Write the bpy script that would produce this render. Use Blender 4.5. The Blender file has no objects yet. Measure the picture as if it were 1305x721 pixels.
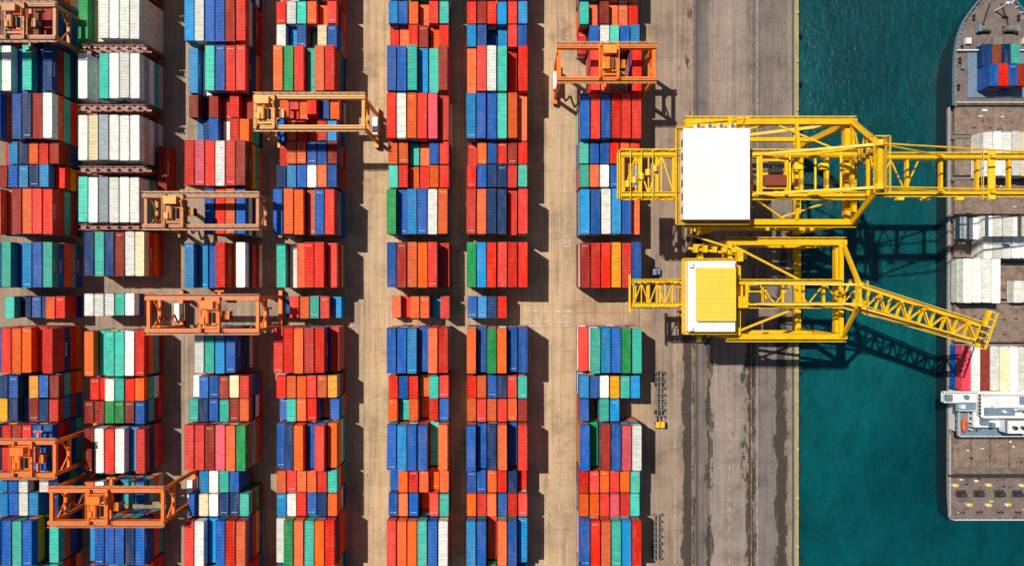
import bpy, math, random
from mathutils import Vector
random.seed(11)
S=bpy.context.scene
H=200.0          # flying height of the camera (m)
# ------------------------------------------------------------------ utils
def lin(r,g,b):
    f=lambda c:(c/255/12.92) if c/255<=0.04045 else ((c/255+0.055)/1.055)**2.4
    return (f(r),f(g),f(b),1)
class MB:
    def __init__(s): s.v=[];s.f=[];s.m=[]
    def quadbox(s,c,mi):
        b=len(s.v); s.v+=[tuple(p) for p in c]
        for q in ((0,3,2,1),(4,5,6,7),(0,1,5,4),(1,2,6,5),(2,3,7,6),(3,0,4,7)):
            s.f.append(tuple(b+i for i in q)); s.m.append(mi)
    def box(s,x0,x1,y0,y1,z0,z1,mi=0):
        s.quadbox([(x0,y0,z0),(x1,y0,z0),(x1,y1,z0),(x0,y1,z0),(x0,y0,z1),(x1,y0,z1),(x1,y1,z1),(x0,y1,z1)],mi)
    def beam(s,p,q,w,h=None,mi=0):
        h=h or w; p=Vector(p);q=Vector(q);d=(q-p)
        if d.length<1e-6: return
        d.normalize()
        up=Vector((0,0,1)) if abs(d.z)<0.95 else Vector((0,1,0))
        a=d.cross(up).normalized(); u=a.cross(d).normalized()
        a*=w/2;u*=h/2
        s.quadbox([p-a-u,p+a-u,p+a+u,p-a+u,q-a-u,q+a-u,q+a+u,q-a+u],mi)
    def cyl(s,p,q,r,n=12,mi=0,r2=None):
        r2=r if r2 is None else r2
        p=Vector(p);q=Vector(q);d=(q-p).normalized()
        up=Vector((0,0,1)) if abs(d.z)<0.95 else Vector((0,1,0))
        a=d.cross(up).normalized();u=a.cross(d)
        b=len(s.v)
        for i in range(n):
            t=2*math.pi*i/n; o=a*math.cos(t)+u*math.sin(t)
            s.v.append(tuple(p+o*r)); s.v.append(tuple(q+o*r2))
        for i in range(n):
            j=(i+1)%n
            s.f.append((b+2*i,b+2*j,b+2*j+1,b+2*i+1)); s.m.append(mi)
        s.f.append(tuple(b+2*i for i in range(n))[::-1]); s.m.append(mi)
        s.f.append(tuple(b+2*i+1 for i in range(n))); s.m.append(mi)
    def face(s,pts,mi=0):
        b=len(s.v); s.v+=[tuple(p) for p in pts]; s.f.append(tuple(range(b,b+len(pts)))); s.m.append(mi)
    def rail(s,p,q,mi=0,h=1.1,step=2.0,t=0.09):
        p=Vector(p);q=Vector(q);L=(q-p).length;n=max(1,int(L/step));z=Vector((0,0,h))
        s.beam(p+z,q+z,t,t,mi); s.beam(p+z*0.5,q+z*0.5,t*.7,t*.7,mi)
        for i in range(n+1):
            a=p.lerp(q,i/n); s.beam(a,a+z,t,t,mi)
    def zig(s,a0,a1,b0,b1,n,w,mi=0,ties=True):
        a0,a1,b0,b1=map(Vector,(a0,a1,b0,b1))
        for i in range(n):
            p=a0.lerp(a1,i/n);q=b0.lerp(b1,(i+1)/n)
            p2=b0.lerp(b1,i/n);q2=a0.lerp(a1,(i+1)/n)
            if i%2==0: s.beam(p,q,w,w,mi)
            else: s.beam(p2,q2,w,w,mi)
            if ties: s.beam(a0.lerp(a1,i/n),p2,w*.97,w*.97,mi)
        if ties: s.beam(a1,b1,w*.97,w*.97,mi)
    def mesh(s,name,mats):
        me=bpy.data.meshes.new(name); me.from_pydata(s.v,[],s.f)
        for m in mats: me.materials.append(m)
        me.polygons.foreach_set('material_index',s.m); me.update(); return me
    def obj(s,name,mats,parent=None,loc=(0,0,0)):
        o=bpy.data.objects.new(name,s.mesh(name,mats)); S.collection.objects.link(o); o.location=loc
        if parent: o.parent=parent
        return o
def empty(name,loc=(0,0,0)):
    e=bpy.data.objects.new(name,None); S.collection.objects.link(e); e.location=loc; e.empty_display_size=2; return e
# ------------------------------------------------------------------ materials
def newmat(name):
    m=bpy.data.materials.new(name); m.use_nodes=True
    nt=m.node_tree; return m,nt,nt.nodes,nt.links,nt.nodes['Principled BSDF']
def N(nt,t,**k):
    n=nt.nodes.new(t)
    for a,b in k.items():
        if a in n.inputs: n.inputs[a].default_value=b
        else: setattr(n,a,b)
    return n
def ramp(nt,stops,interp='LINEAR'):
    r=nt.nodes.new('ShaderNodeValToRGB'); cr=r.color_ramp; cr.interpolation=interp
    while len(cr.elements)>1: cr.elements.remove(cr.elements[-1])
    cr.elements[0].position=stops[0][0]; cr.elements[0].color=stops[0][1]
    for p,c in stops[1:]:
        e=cr.elements.new(p); e.color=c
    return r
def mix(nt,fac,a,b,mode='MIX'):
    n=nt.nodes.new('ShaderNodeMix'); n.data_type='RGBA'; n.blend_type=mode
    for i,v in ((0,fac),(6,a),(7,b)):
        if isinstance(v,bpy.types.NodeSocket): nt.links.new(v,n.inputs[i])
        else: n.inputs[i].default_value=v
    return n.outputs[2]
def g(v): return (v,v,v,1)
def noise(nt,vec,scale,detail=4,rough=.6,sc=None):
    if sc:
        mp=nt.nodes.new('ShaderNodeMapping'); mp.inputs['Scale'].default_value=sc
        nt.links.new(vec,mp.inputs[0]); vec=mp.outputs[0]
    n=nt.nodes.new('ShaderNodeTexNoise'); n.inputs['Scale'].default_value=scale
    n.inputs['Detail'].default_value=detail; n.inputs['Roughness'].default_value=rough
    nt.links.new(vec,n.inputs['Vector']); return n.outputs[0]
def paint(name,col,dirt=(.12,.09,.06,1),amt=.45,rough=.5,scale=.35,metal=0,speck=.82):
    m,nt,nd,lk,bs=newmat(name)
    tc=N(nt,'ShaderNodeTexCoord').outputs['Object']
    a=noise(nt,tc,scale,5,.6); ra=ramp(nt,[(.45,g(0)),(.78,g(1))]); lk.new(a,ra.inputs[0])
    mm=N(nt,'ShaderNodeMath',operation='MULTIPLY'); lk.new(ra.outputs[0],mm.inputs[0]); mm.inputs[1].default_value=amt
    c=mix(nt,mm.outputs[0],col,dirt)
    b=noise(nt,tc,1.6,3,.6); rb=ramp(nt,[(.3,g(speck)),(.7,g(1.04))]); lk.new(b,rb.inputs[0])
    c=mix(nt,1.0,c,rb.outputs[0],'MULTIPLY')
    lk.new(c,bs.inputs['Base Color']); bs.inputs['Roughness'].default_value=rough; bs.inputs['Metallic'].default_value=metal
    return m
def container_mat():
    m,nt,nd,lk,bs=newmat('container_paint')
    oi=N(nt,'ShaderNodeObjectInfo'); tc=N(nt,'ShaderNodeTexCoord').outputs['Object']
    off=N(nt,'ShaderNodeVectorMath',operation='ADD'); lk.new(tc,off.inputs[0])
    sc=N(nt,'ShaderNodeMath',operation='MULTIPLY'); lk.new(oi.outputs['Random'],sc.inputs[0]); sc.inputs[1].default_value=300
    lk.new(sc.outputs[0],off.inputs[1]); v=off.outputs[0]
    mr=N(nt,'ShaderNodeMapRange'); lk.new(oi.outputs['Random'],mr.inputs[0]); mr.inputs[3].default_value=.66; mr.inputs[4].default_value=1.14
    hs=N(nt,'ShaderNodeHueSaturation'); lk.new(oi.outputs['Color'],hs.inputs['Color']); lk.new(mr.outputs[0],hs.inputs['Value'])
    ms=N(nt,'ShaderNodeMath',operation='MULTIPLY'); lk.new(oi.outputs['Random'],ms.inputs[0]); ms.inputs[1].default_value=7.31
    fr=N(nt,'ShaderNodeMath',operation='FRACT'); lk.new(ms.outputs[0],fr.inputs[0])
    m2=N(nt,'ShaderNodeMapRange'); lk.new(fr.outputs[0],m2.inputs[0]); m2.inputs[3].default_value=.95; m2.inputs[4].default_value=1.04
    lk.new(m2.outputs[0],hs.inputs['Saturation'])
    c=hs.outputs[0]
    # sun-bleached / dusty patches
    a=noise(nt,v,.35,4,.6,(2.0,.4,1)); ra=ramp(nt,[(.46,g(0)),(.82,g(.2))]); lk.new(a,ra.inputs[0])
    c=mix(nt,ra.outputs[0],c,(.44,.33,.20,1))
    b=noise(nt,v,.9,6,.7); rb=ramp(nt,[(.61,g(0)),(.74,g(.45))]); lk.new(b,rb.inputs[0])
    c=mix(nt,rb.outputs[0],c,(.07,.03,.014,1))
    d=noise(nt,v,.5,3,.6,(1,2,1)); rd=ramp(nt,[(.3,g(.76)),(.65,g(1.06))]); lk.new(d,rd.inputs[0])
    c=mix(nt,1.0,c,rd.outputs[0],'MULTIPLY')
    lk.new(c,bs.inputs['Base Color']); bs.inputs['Roughness'].default_value=.6; bs.inputs['Specular IOR Level'].default_value=.22
    return m
M_cont=container_mat()
M_cast=paint('casting_steel',(.07,.05,.045,1),amt=.3)
M_mark=paint('white_lettering',(.6,.6,.58,1),amt=.3)
M_yel=paint('crane_yellow',lin(242,190,4),(.35,.18,.02,1),.4,.38)
M_yel2=paint('crane_yellow_light',lin(248,212,36),(.4,.25,.05,1),.4,.4)
M_white=paint('house_white',(.84,.84,.83,1),(.6,.56,.50,1),.4,.4,.08,speck=.95)
M_roofy=paint('roof_yellow',lin(236,198,64),(.5,.4,.15,1),.4,.6,speck=.9)
M_or=paint('rtg_orange',lin(246,120,6),(.22,.09,.02,1),.4)
M_or2=paint('rtg_faded_orange',lin(236,156,40),(.28,.13,.04,1),.5)
M_or3=paint('rtg_brown',lin(184,108,32),(.08,.04,.02,1),.5)
M_dark=paint('dark_steel',(.035,.035,.04,1),amt=.3)
M_rub=paint('rubber',(.02,.02,.02,1),(.08,.07,.06,1),.3,.9)
M_glass=paint('dark_glass',(.02,.03,.04,1),amt=.1,rough=.1)
M_rack=paint('rack_red_oxide',lin(140,60,40),(.05,.03,.02,1),.5)
M_grey=paint('grey_steel',(.2,.19,.18,1),amt=.4)
M_lorry=paint('tractor_yellow',lin(235,190,40),amt=.3)
# ------------------------------------------------------------------ container meshes
def container_mesh(L,name,roofcode,sidelogo,lw=2.44,h=2.59):
    b=MB(); w=lw/2; l=L/2
    for sx in (-1,1):
        pts=[]; y=-l+.16; n=int((L-.32)/.56); st=(L-.32)/n
        for i in range(n):
            pts+=[(w-.01,y),(w-.01,y+st*.34),(w-.07,y+st*.5),(w-.07,y+st*.84)]; y+=st
        pts.append((w-.01,y))
        base=len(b.v)
        for x,yy in pts:
            b.v.append((sx*x,yy,.15)); b.v.append((sx*x,yy,h-.1))
        for i in range(len(pts)-1):
            q=(base+2*i,base+2*i+2,base+2*i+3,base+2*i+1)
            b.f.append(q if sx>0 else q[::-1]); b.m.append(0)
    pts=[]; y=-l+.12; n=int((L-.24)/.8); st=(L-.24)/n
    for i in range(n):
        pts+=[(h-.015,y),(h-.015,y+st*.42),(h-.075,y+st*.56),(h-.075,y+st*.86)]; y+=st
    pts.append((h-.015,y)); base=len(b.v)
    for z,yy in pts:
        b.v.append((-w+.09,yy,z)); b.v.append((w-.09,yy,z))
    for i in range(len(pts)-1):
        b.f.append((base+2*i,base+2*i+1,base+2*i+3,base+2*i+2)); b.m.append(0)
    for sx in (-1,1):
        x0,x1=sorted((sx*w,sx*(w-.1)))
        b.box(x0,x1,-l+.17,l-.17,h-.12,h,0); b.box(x0,x1,-l+.17,l-.17,0.02,.16,0)
        for sy in (-1,1):
            y0,y1=sorted((sy*l,sy*(l-.16)))
            b.box(x0,x1,y0,y1,.12,h-.12,0)
            xx0,xx1=sorted((sx*(w+.004),sx*(w-.17)))
            for z0 in (0,h-.118): b.box(xx0,xx1,*sorted((sy*(l+.004),sy*(l-.18))),z0,z0+.122,1)
    for sy in (-1,1):
        y0,y1=sorted((sy*l,sy*(l-.1)))
        b.box(-w+.17,w-.17,y0,y1,h-.11,h-.004,0); b.box(-w+.17,w-.17,y0,y1,.02,.15,0)
    b.face([(-w+.1,-l+.1,.1),(w-.1,-l+.1,.1),(w-.1,l-.1,.1),(-w+.1,l-.1,.1)],1)
    b.box(-w+.1,-.01,-l+.02,-l+.07,.15,h-.11,0); b.box(.01,w-.1,-l+.02,-l+.07,.15,h-.11,0)
    for x in (-.85,-.35,.35,.85): b.cyl((x,-l-.005,.2),(x,-l-.005,h-.2),.03,6,2)
    b.box(-w+.1,w-.1,l-.07,l-.05,.15,h-.11,0)
    for i in range(7):
        x=-w+.3+i*(2*w-.6)/6; b.box(x-.06,x+.06,l-.05,l-.012,.15,h-.12,0)
    if roofcode:
        y=l-.9
        for i in range(7):
            if i==4: continue
            x=-.75+i*.22; b.box(x,x+.12,y-.12,y+.12,h-.005,h+.004,2)
    if sidelogo:
        for sx in (-1,1):
            for i in range(5):
                yy=-2.0+i*.8; x0,x1=sorted((sx*(w-.005),sx*(w+.004))); b.box(x0,x1,yy,yy+.45,1.4,2.0,2)
    return b.mesh(name,[M_cont,M_cast,M_mark])
C40=[container_mesh(12.19,'container_40ft_plain',0,0),container_mesh(12.19,'container_40ft_code',1,0),container_mesh(12.19,'container_40ft_logo',0,1),container_mesh(12.19,'container_40ft_plain_b',0,0)]
C20=[container_mesh(6.06,'container_20ft_plain',0,0),container_mesh(6.06,'container_20ft_code',1,0),container_mesh(6.06,'container_20ft_plain_b',0,0)]
COL={'B':lin(0,88,176),'b':lin(0,140,208),'N':lin(4,52,106),'R':lin(222,34,12),'r':lin(148,34,18),
 'O':lin(238,98,34),'o':lin(248,166,44),'W':lin(230,232,228),'G':lin(0,146,76),'t':lin(60,190,172),
 'g':lin(146,160,168),'P':lin(230,80,100),'c':lin(234,216,176),'K':lin(126,58,34)}
RND='BBBBbbNNRRRRRrrOOOOoWWWGttgcK'
def put(x,y,z,L,c):
    o=bpy.data.objects.new('shipping_container',random.choice(C40 if L>8 else C20))
    o.location=(x+random.uniform(-.07,.07),y+random.uniform(-.13,.13),z)
    o.rotation_euler[2]=(math.pi if random.random()<.5 else 0)+random.uniform(-.005,.005)
    o.color=COL[c]; S.collection.objects.link(o)
PITCH=2.80
def row(x0,y,L,s,tiers,white=False):
    for i,c in enumerate(s):
        if c=='.': continue
        t=tiers
        r=random.random()
        if r<.15: t-=1
        elif r<.20: t-=2
        t=max(1,t); x=x0+PITCH*(i+.5)
        for k in range(t):
            cc=c if k==t-1 else (random.choice('WWWWctg') if white else random.choice(RND))
            put(x,y,k*2.6,L,cc)
PX=4.4/(1-13/H)     # map scale of the source survey on the roofs of the stacks
Yt=lambda p:(360-p)/PX
CEN=[26,86,147,207,269,337,392,446,509,570,631,692]
plan={
 'C7':(18.4,[('tOrOOR','RBWtBb'),'.RO..R','BRBRRR',('tBBROR','tOWBRb'),'bBWbBO','rRRoRB',None,'RtbBGt',('bBWotb','B.tb..'),'BGrBPW',('RROROt','OORPRt'),'BROtbR']),
 'C6':(-12.5,[('RrRbRb','bBBbRB'),'ORWtRR','bBBtOO',('ROBRrR','RBNNRt'),'RONNRR','GbRRRR',('BbNR..',),'OBGOBB',('ROBNRt','OROROr'),'BBNOBR',('BBORNR','OROBRR'),'bBROBb']),
 'C5':(-34.1,[('bBOORt','RORrOR'),'BBtbtr','RWORPR',('OOtOBR','tROROR'),'GBbBWO','BrOORR',('OROObR',),'BBbBOR',('RBROtR','OtOORB'),'BbBBtO',('BOROOO','BOBORt'),'ROOtBW']),
 'C4':(-64.8,[('RWtOOR','WbBtcB'),'OGRtOR',('ORORBO','BORORb'),('ROOBBr','NbBWOB'),'BOOOBR','tWORRR',('BROtRb',),'RRORRR',('ROOROo','BtOROB'),'BNOBRO',('OROORt','bWRBNO'),'WGOtOR']),
 'C3':(-88.9,['bWBBrR','bWtBRR',('rRrRRr','bNBWRO'),'RPRWRr','..BROB','bbBROW',None,'.WtbB.',('WBBrcR','tNBtrO'),'RRrPOG',('.bWtB.','BcWNNt'),'RWbBRO']),
 'C1':(-141.2,['rNRrKr','tWBtBN','BrBNrW',('RbNORr','rBbNbR'),'OOrORR','BtBbBt',('tNBNOR',),'BROORR',('NBNoBr','oNbrNR'),'NRrRBB',('bBW.WN','bBWb.N'),'BBtBNt']),
}
for k,(x0,bays) in plan.items():
    for i,s in enumerate(bays):
        if s is None: continue
        y=Yt(CEN[i])
        if k=='C3' and i==0: y=Yt(23)
        if isinstance(s,str): row(x0,y,12.19,s,5)
        elif len(s)==1: row(x0,y,6.06,s[0],3)
        else:
            row(x0,y+3.2,6.06,s[0],4); row(x0,y-3.2,6.06,s[1],4)
    for p in (-38,-100,753,815):
        row(x0,Yt(p),12.19,''.join(random.choice(RND) for _ in range(6)),4)
X2=-117.6
for p,s,L in ((20,'GcWWWW',40),(96,'WWtWWW',40),(175,'WcgWWW',40),(254,'tWgWWW',40),(322,'NtNrWc',40),(388,'WWWtW.',20),
              (451,'OtttWR',40),(498,'RRWtRO',20),(527,'rrGGrB',20),(577,'rWRWbR',40),(631,'OWrbtB',20),(695,'bBBBNB',40),(757,'BRWtBO',40),(-54,'WWWWcW',40)):
    row(X2,Yt(p),12.19 if L==40 else 6.06,s,5 if L==40 and p<260 else 4,white=p<260)
put(-98.6,Yt(208),0,12.19,'r');put(-98.6,Yt(208),2.6,12.19,'r')
for p in CEN+[-38,753]:
    row(-172,Yt(p),12.19,''.join(random.choice(RND) for _ in range(6)),4)
for p in (-16,58,135,214,288):
    y=Yt(p); b=MB()
    for z in (2.6,5.2,7.8,10.6):
        b.box(X2-.6,X2+17.4,y-.75,y+.75,z,z+.1,0)
        for sy in (-.75,.75): b.rail((X2-.6,y+sy,z+.1),(X2+17.4,y+sy,z+.1),0,1.0,1.5,.08)
    for i in range(7):
        for sy in (-.7,.7): b.beam((X2-.4+i*2.9,y+sy,0),(X2-.4+i*2.9,y+sy,11.8),.18,.18,0)
    for i in range(6): b.box(X2+.6+i*2.9,X2+1.4+i*2.9,y-.2,y+.2,10.7,11.7,1)
    b.obj('reefer_rack',[M_rack,M_grey])
# ------------------------------------------------------------------ ground
def ground_mat():
    m,nt,nd,lk,bs=newmat('yard_concrete')
    tc=N(nt,'ShaderNodeTexCoord').outputs['Object']
    sp=N(nt,'ShaderNodeSeparateXYZ'); lk.new(tc,sp.inputs[0])
    wob=noise(nt,tc,.25,4,.6); 
    ad=N(nt,'ShaderNodeMath',operation='MULTIPLY_ADD'); lk.new(wob,ad.inputs[0]); ad.inputs[1].default_value=1.2; lk.new(sp.outputs[0],ad.inputs[2])
    mr=N(nt,'ShaderNodeMapRange'); lk.new(ad.outputs[0],mr.inputs[0]); mr.inputs[1].default_value=-150; mr.inputs[2].default_value=90
    P=lambda px:((px-652)/4.4+150.6)/240
    T=lin(192,164,132);T2=lin(176,150,122)
    r=ramp(nt,[(0,lin(148,130,112)),(P(330),lin(156,137,116)),(P(455),T2),(P(480),T),(P(590),T2),(P(700),T),(P(735),T2),(P(818),T2),(P(832),lin(150,130,115)),
      (P(880),lin(154,134,120)),(P(884),lin(110,100,98)),(P(902),lin(118,107,105)),(P(906),lin(148,133,125)),(P(953),lin(142,128,121)),(P(957),lin(118,107,104)),(P(1006),lin(127,116,111)),(P(1011),lin(160,152,126))])
    lk.new(mr.outputs[0],r.inputs[0]); c=r.outputs[0]
    a=noise(nt,tc,1,6,.7,(.8,.03,1)); ra=ramp(nt,[(.34,g(.68)),(.52,g(1)),(.7,g(1.08))]); lk.new(a,ra.inputs[0])
    c=mix(nt,1.0,c,ra.outputs[0],'MULTIPLY')
    b=noise(nt,tc,.09,9,.72); rb=ramp(nt,[(.34,g(.62)),(.5,g(.97)),(.68,g(1.12))]); lk.new(b,rb.inputs[0])
    c=mix(nt,1.0,c,rb.outputs[0],'MULTIPLY')
    b2=noise(nt,tc,1.6,6,.75); rb2=ramp(nt,[(.3,g(.82)),(.65,g(1.06))]); lk.new(b2,rb2.inputs[0])
    c=mix(nt,1.0,c,rb2.outputs[0],'MULTIPLY')
    br=N(nt,'ShaderNodeTexBrick'); br.offset=0; lk.new(tc,br.inputs['Vector'])
    br.inputs['Scale'].default_value=1; br.inputs['Brick Width'].default_value=4.6; br.inputs['Row Height'].default_value=6.5
    br.inputs['Mortar Size'].default_value=.05; br.inputs['Color1'].default_value=g(.93); br.inputs['Color2'].default_value=g(1.05); br.inputs['Mortar'].default_value=g(.7)
    c=mix(nt,1.0,c,br.outputs[0],'MULTIPLY')
    def band(x0,w):
        s=N(nt,'ShaderNodeMath',operation='SUBTRACT'); lk.new(sp.outputs[0],s.inputs[0]); s.inputs[1].default_value=x0
        ab=N(nt,'ShaderNodeMath',operation='ABSOLUTE'); lk.new(s.outputs[0],ab.inputs[0])
        q=N(nt,'ShaderNodeMapRange'); lk.new(ab.outputs[0],q.inputs[0]); q.inputs[1].default_value=w; q.inputs[2].default_value=0; return q.outputs[0]
    o=noise(nt,tc,1,9,.78,(.34,.10,1))
    yb=N(nt,'ShaderNodeMapRange'); lk.new(sp.outputs[1],yb.inputs[0]); yb.inputs[1].default_value=25; yb.inputs[2].default_value=-25; yb.inputs[3].default_value=.3; yb.inputs[4].default_value=1
    for x0,w,k in ((51.0,3.0,.36),(78,3.2,.33),(69,3.6,.25),(57,2.4,.2)):
        u=N(nt,'ShaderNodeMath',operation='MULTIPLY'); lk.new(band(x0,w),u.inputs[0]); lk.new(yb.outputs[0],u.inputs[1])
        u2=N(nt,'ShaderNodeMath',operation='MULTIPLY_ADD'); lk.new(u.outputs[0],u2.inputs[0]); u2.inputs[1].default_value=k; lk.new(o,u2.inputs[2])
        ru=ramp(nt,[(.655,g(0)),(.685,g(.9))]); lk.new(u2.outputs[0],ru.inputs[0])
        c=mix(nt,ru.outputs[0],c,(.032,.023,.022,1))
    o2=noise(nt,tc,.7,4,.6); ro=ramp(nt,[(.68,g(0)),(.76,g(.6))]); lk.new(o2,ro.inputs[0]); c=mix(nt,ro.outputs[0],c,(.07,.055,.045,1))
    lk.new(c,bs.inputs['Base Color']); bs.inputs['Roughness'].default_value=.85
    bp=N(nt,'ShaderNodeBump'); bp.inputs['Strength'].default_value=.3; bp.inputs['Distance'].default_value=.05; lk.new(b2,bp.inputs['Height']); lk.new(bp.outputs[0],bs.inputs['Normal'])
    return m
QX=83.0; WZ=-2.5
b=MB(); b.face([(-2500,-2500,0),(QX-.9,-2500,0),(QX-.9,2500,0),(-2500,2500,0)]); b.obj('ground',[ground_mat()])
M_cop=paint('quay_coping',lin(160,154,122),(.1,.1,.07,1),.6,.9,.6)
b=MB(); b.box(QX-.9,QX,-2500,2500,-12,.12,0); 
b.obj('quay_wall',[M_cop])
for i in range(-8,9):
    b=MB(); x=QX;y=i*14+3
    b.box(x,x+.7,y-.9,y+.9,-2.3,-.2,0); b.box(x+.7,x+.85,y-1.2,y+1.2,-2.4,-.1,1); b.obj('quay_fender',[M_rub,M_dark])
    b=MB(); b.cyl((x-.45,y+5,.12),(x-.45,y+5,.55),.2,10,0); b.cyl((x-.45,y+5,.55),(x-.45,y+5,.72),.34,10,0,.28); b.obj('mooring_bollard',[M_lorry])
def paintmark(name,col,wear=.5):
    m,nt,nd,lk,bs=newmat(name)
    tc=N(nt,'ShaderNodeTexCoord').outputs['Object']; n=noise(nt,tc,.8,8,.8)
    r=ramp(nt,[(wear-.08,g(1)),(wear+.1,g(.2))]); lk.new(n,r.inputs[0])
    bs.inputs['Base Color'].default_value=col; bs.inputs['Roughness'].default_value=.7; lk.new(r.outputs[0],bs.inputs['Alpha']); return m
M_ly=paintmark('worn_yellow_paint',lin(200,165,70),.45); M_lw=paintmark('worn_white_paint',lin(208,202,192),.48)
M_lp=paintmark('worn_red_paint',lin(190,115,95),.5)
b=MB()
def sheet(x0,x1,y0,y1,mi=0,z=.006): b.face([(x0,y0,z),(x1,y0,z),(x1,y1,z),(x0,y1,z)],mi)
for x,w,mi in ((47.2,.15,1),(52.2,.22,0),(57.6,.15,0),(69.3,.2,0),(71.0,.18,1),(79.9,.15,0),(81.95,.28,0),(8.2,.14,1),(13.8,.14,1),(-43.6,.14,1),(-38.6,.14,0),(-14.8,.12,0),(-94.2,.14,1)):
    sheet(x-w/2,x+w/2,-400,400,mi)
for y in range(-90,90,3):
    sheet(10.9,11.05,y,y+1.2,1); sheet(62.9,63.05,y,y+1.4,1)
    if y%2==0: sheet(15.2,16.6,y,y+.14,1); sheet(5.7,6.6,y+.5,y+.64,0); sheet(-37.6,-36.6,y+.4,y+.55,1); sheet(-46.5,-45.4,y+.4,y+.55,0)
for y0 in (Yt(303),Yt(411)):
    for x0 in (5.6,-47,-16.4,14.6):
        for k in range(4): sheet(x0,x0+1.6 if x0<0 else x0+2.4,y0-1.6+k*.9,y0-1.3+k*.9,1)
yy=(360-398)/4.4
for k in range(7):
    x=18.6+k*2.75; sheet(x-.08,x+.08,yy-3,yy+3.2,2,.01)
sheet(18.6,35.2,yy-3.3,yy-3.05,2,.01); sheet(18.6,35.2,yy+3.25,yy+3.5,2,.01); sheet(18.6,35.2,yy-.1,yy+.15,2,.014)
for k in range(6):
    sheet(0.2+k*3,2.2+k*3,yy-.3+.6,yy+.1+.6,1,.01); sheet(0.2+k*3,2.2+k*3,yy-2.6,yy-2.3,1,.01)
b.obj('road_markings',[M_ly,M_lw,M_lp])
b=MB()
for x in (53.6,81.4):
    b.box(x-.35,x-.1,-400,400,-.05,.012,1); b.box(x+.1,x+.35,-400,400,-.05,.012,1); b.box(x-.06,x+.06,-400,400,-.05,.05,0)
b.obj('crane_rail',[M_grey,M_dark])
# ------------------------------------------------------------------ water
m,nt,nd,lk,bs=newmat('harbour_water'); tc=N(nt,'ShaderNodeTexCoord').outputs['Object']
n1=noise(nt,tc,.014,6,.6,(1,.8,1)); r=ramp(nt,[(.32,(.0004,.036,.050,1)),(.5,(.0006,.058,.073,1)),(.68,(.0012,.088,.102,1))]); lk.new(n1,r.inputs[0])
n3=noise(nt,tc,.26,9,.8,(1,.5,1)); r3=ramp(nt,[(.34,g(.72)),(.66,g(1.26))]); lk.new(n3,r3.inputs[0])
c=mix(nt,1.0,r.outputs[0],r3.outputs[0],'MULTIPLY'); 
n4=noise(nt,tc,.30,12,.9,(1,.35,1)); r4=ramp(nt,[(.70,g(0)),(.78,g(.45))]); lk.new(n4,r4.inputs[0]); c=mix(nt,r4.outputs[0],c,(.3,.4,.4,1))
lk.new(c,bs.inputs['Base Color'])
# turbid harbour water: light scatters sideways below the surface, softening shadows
bs.inputs['Subsurface Weight'].default_value=.5; bs.inputs['Subsurface Radius'].default_value=(.6,1,1); bs.inputs['Subsurface Scale'].default_value=5.0
bs.inputs['Roughness'].default_value=.14; bs.inputs['IOR'].default_value=1.33
n2=noise(nt,tc,.4,8,.65,(1,.7,1)); bp=N(nt,'ShaderNodeBump'); bp.inputs['Strength'].default_value=.8; bp.inputs['Distance'].default_value=.7; lk.new(n2,bp.inputs['Height']); lk.new(bp.outputs[0],bs.inputs['Normal'])
b=MB(); b.face([(QX-.5,-2500,WZ),(2500,-2500,WZ),(2500,2500,WZ),(QX-.5,2500,WZ)]); b.obj('water',[m])
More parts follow.
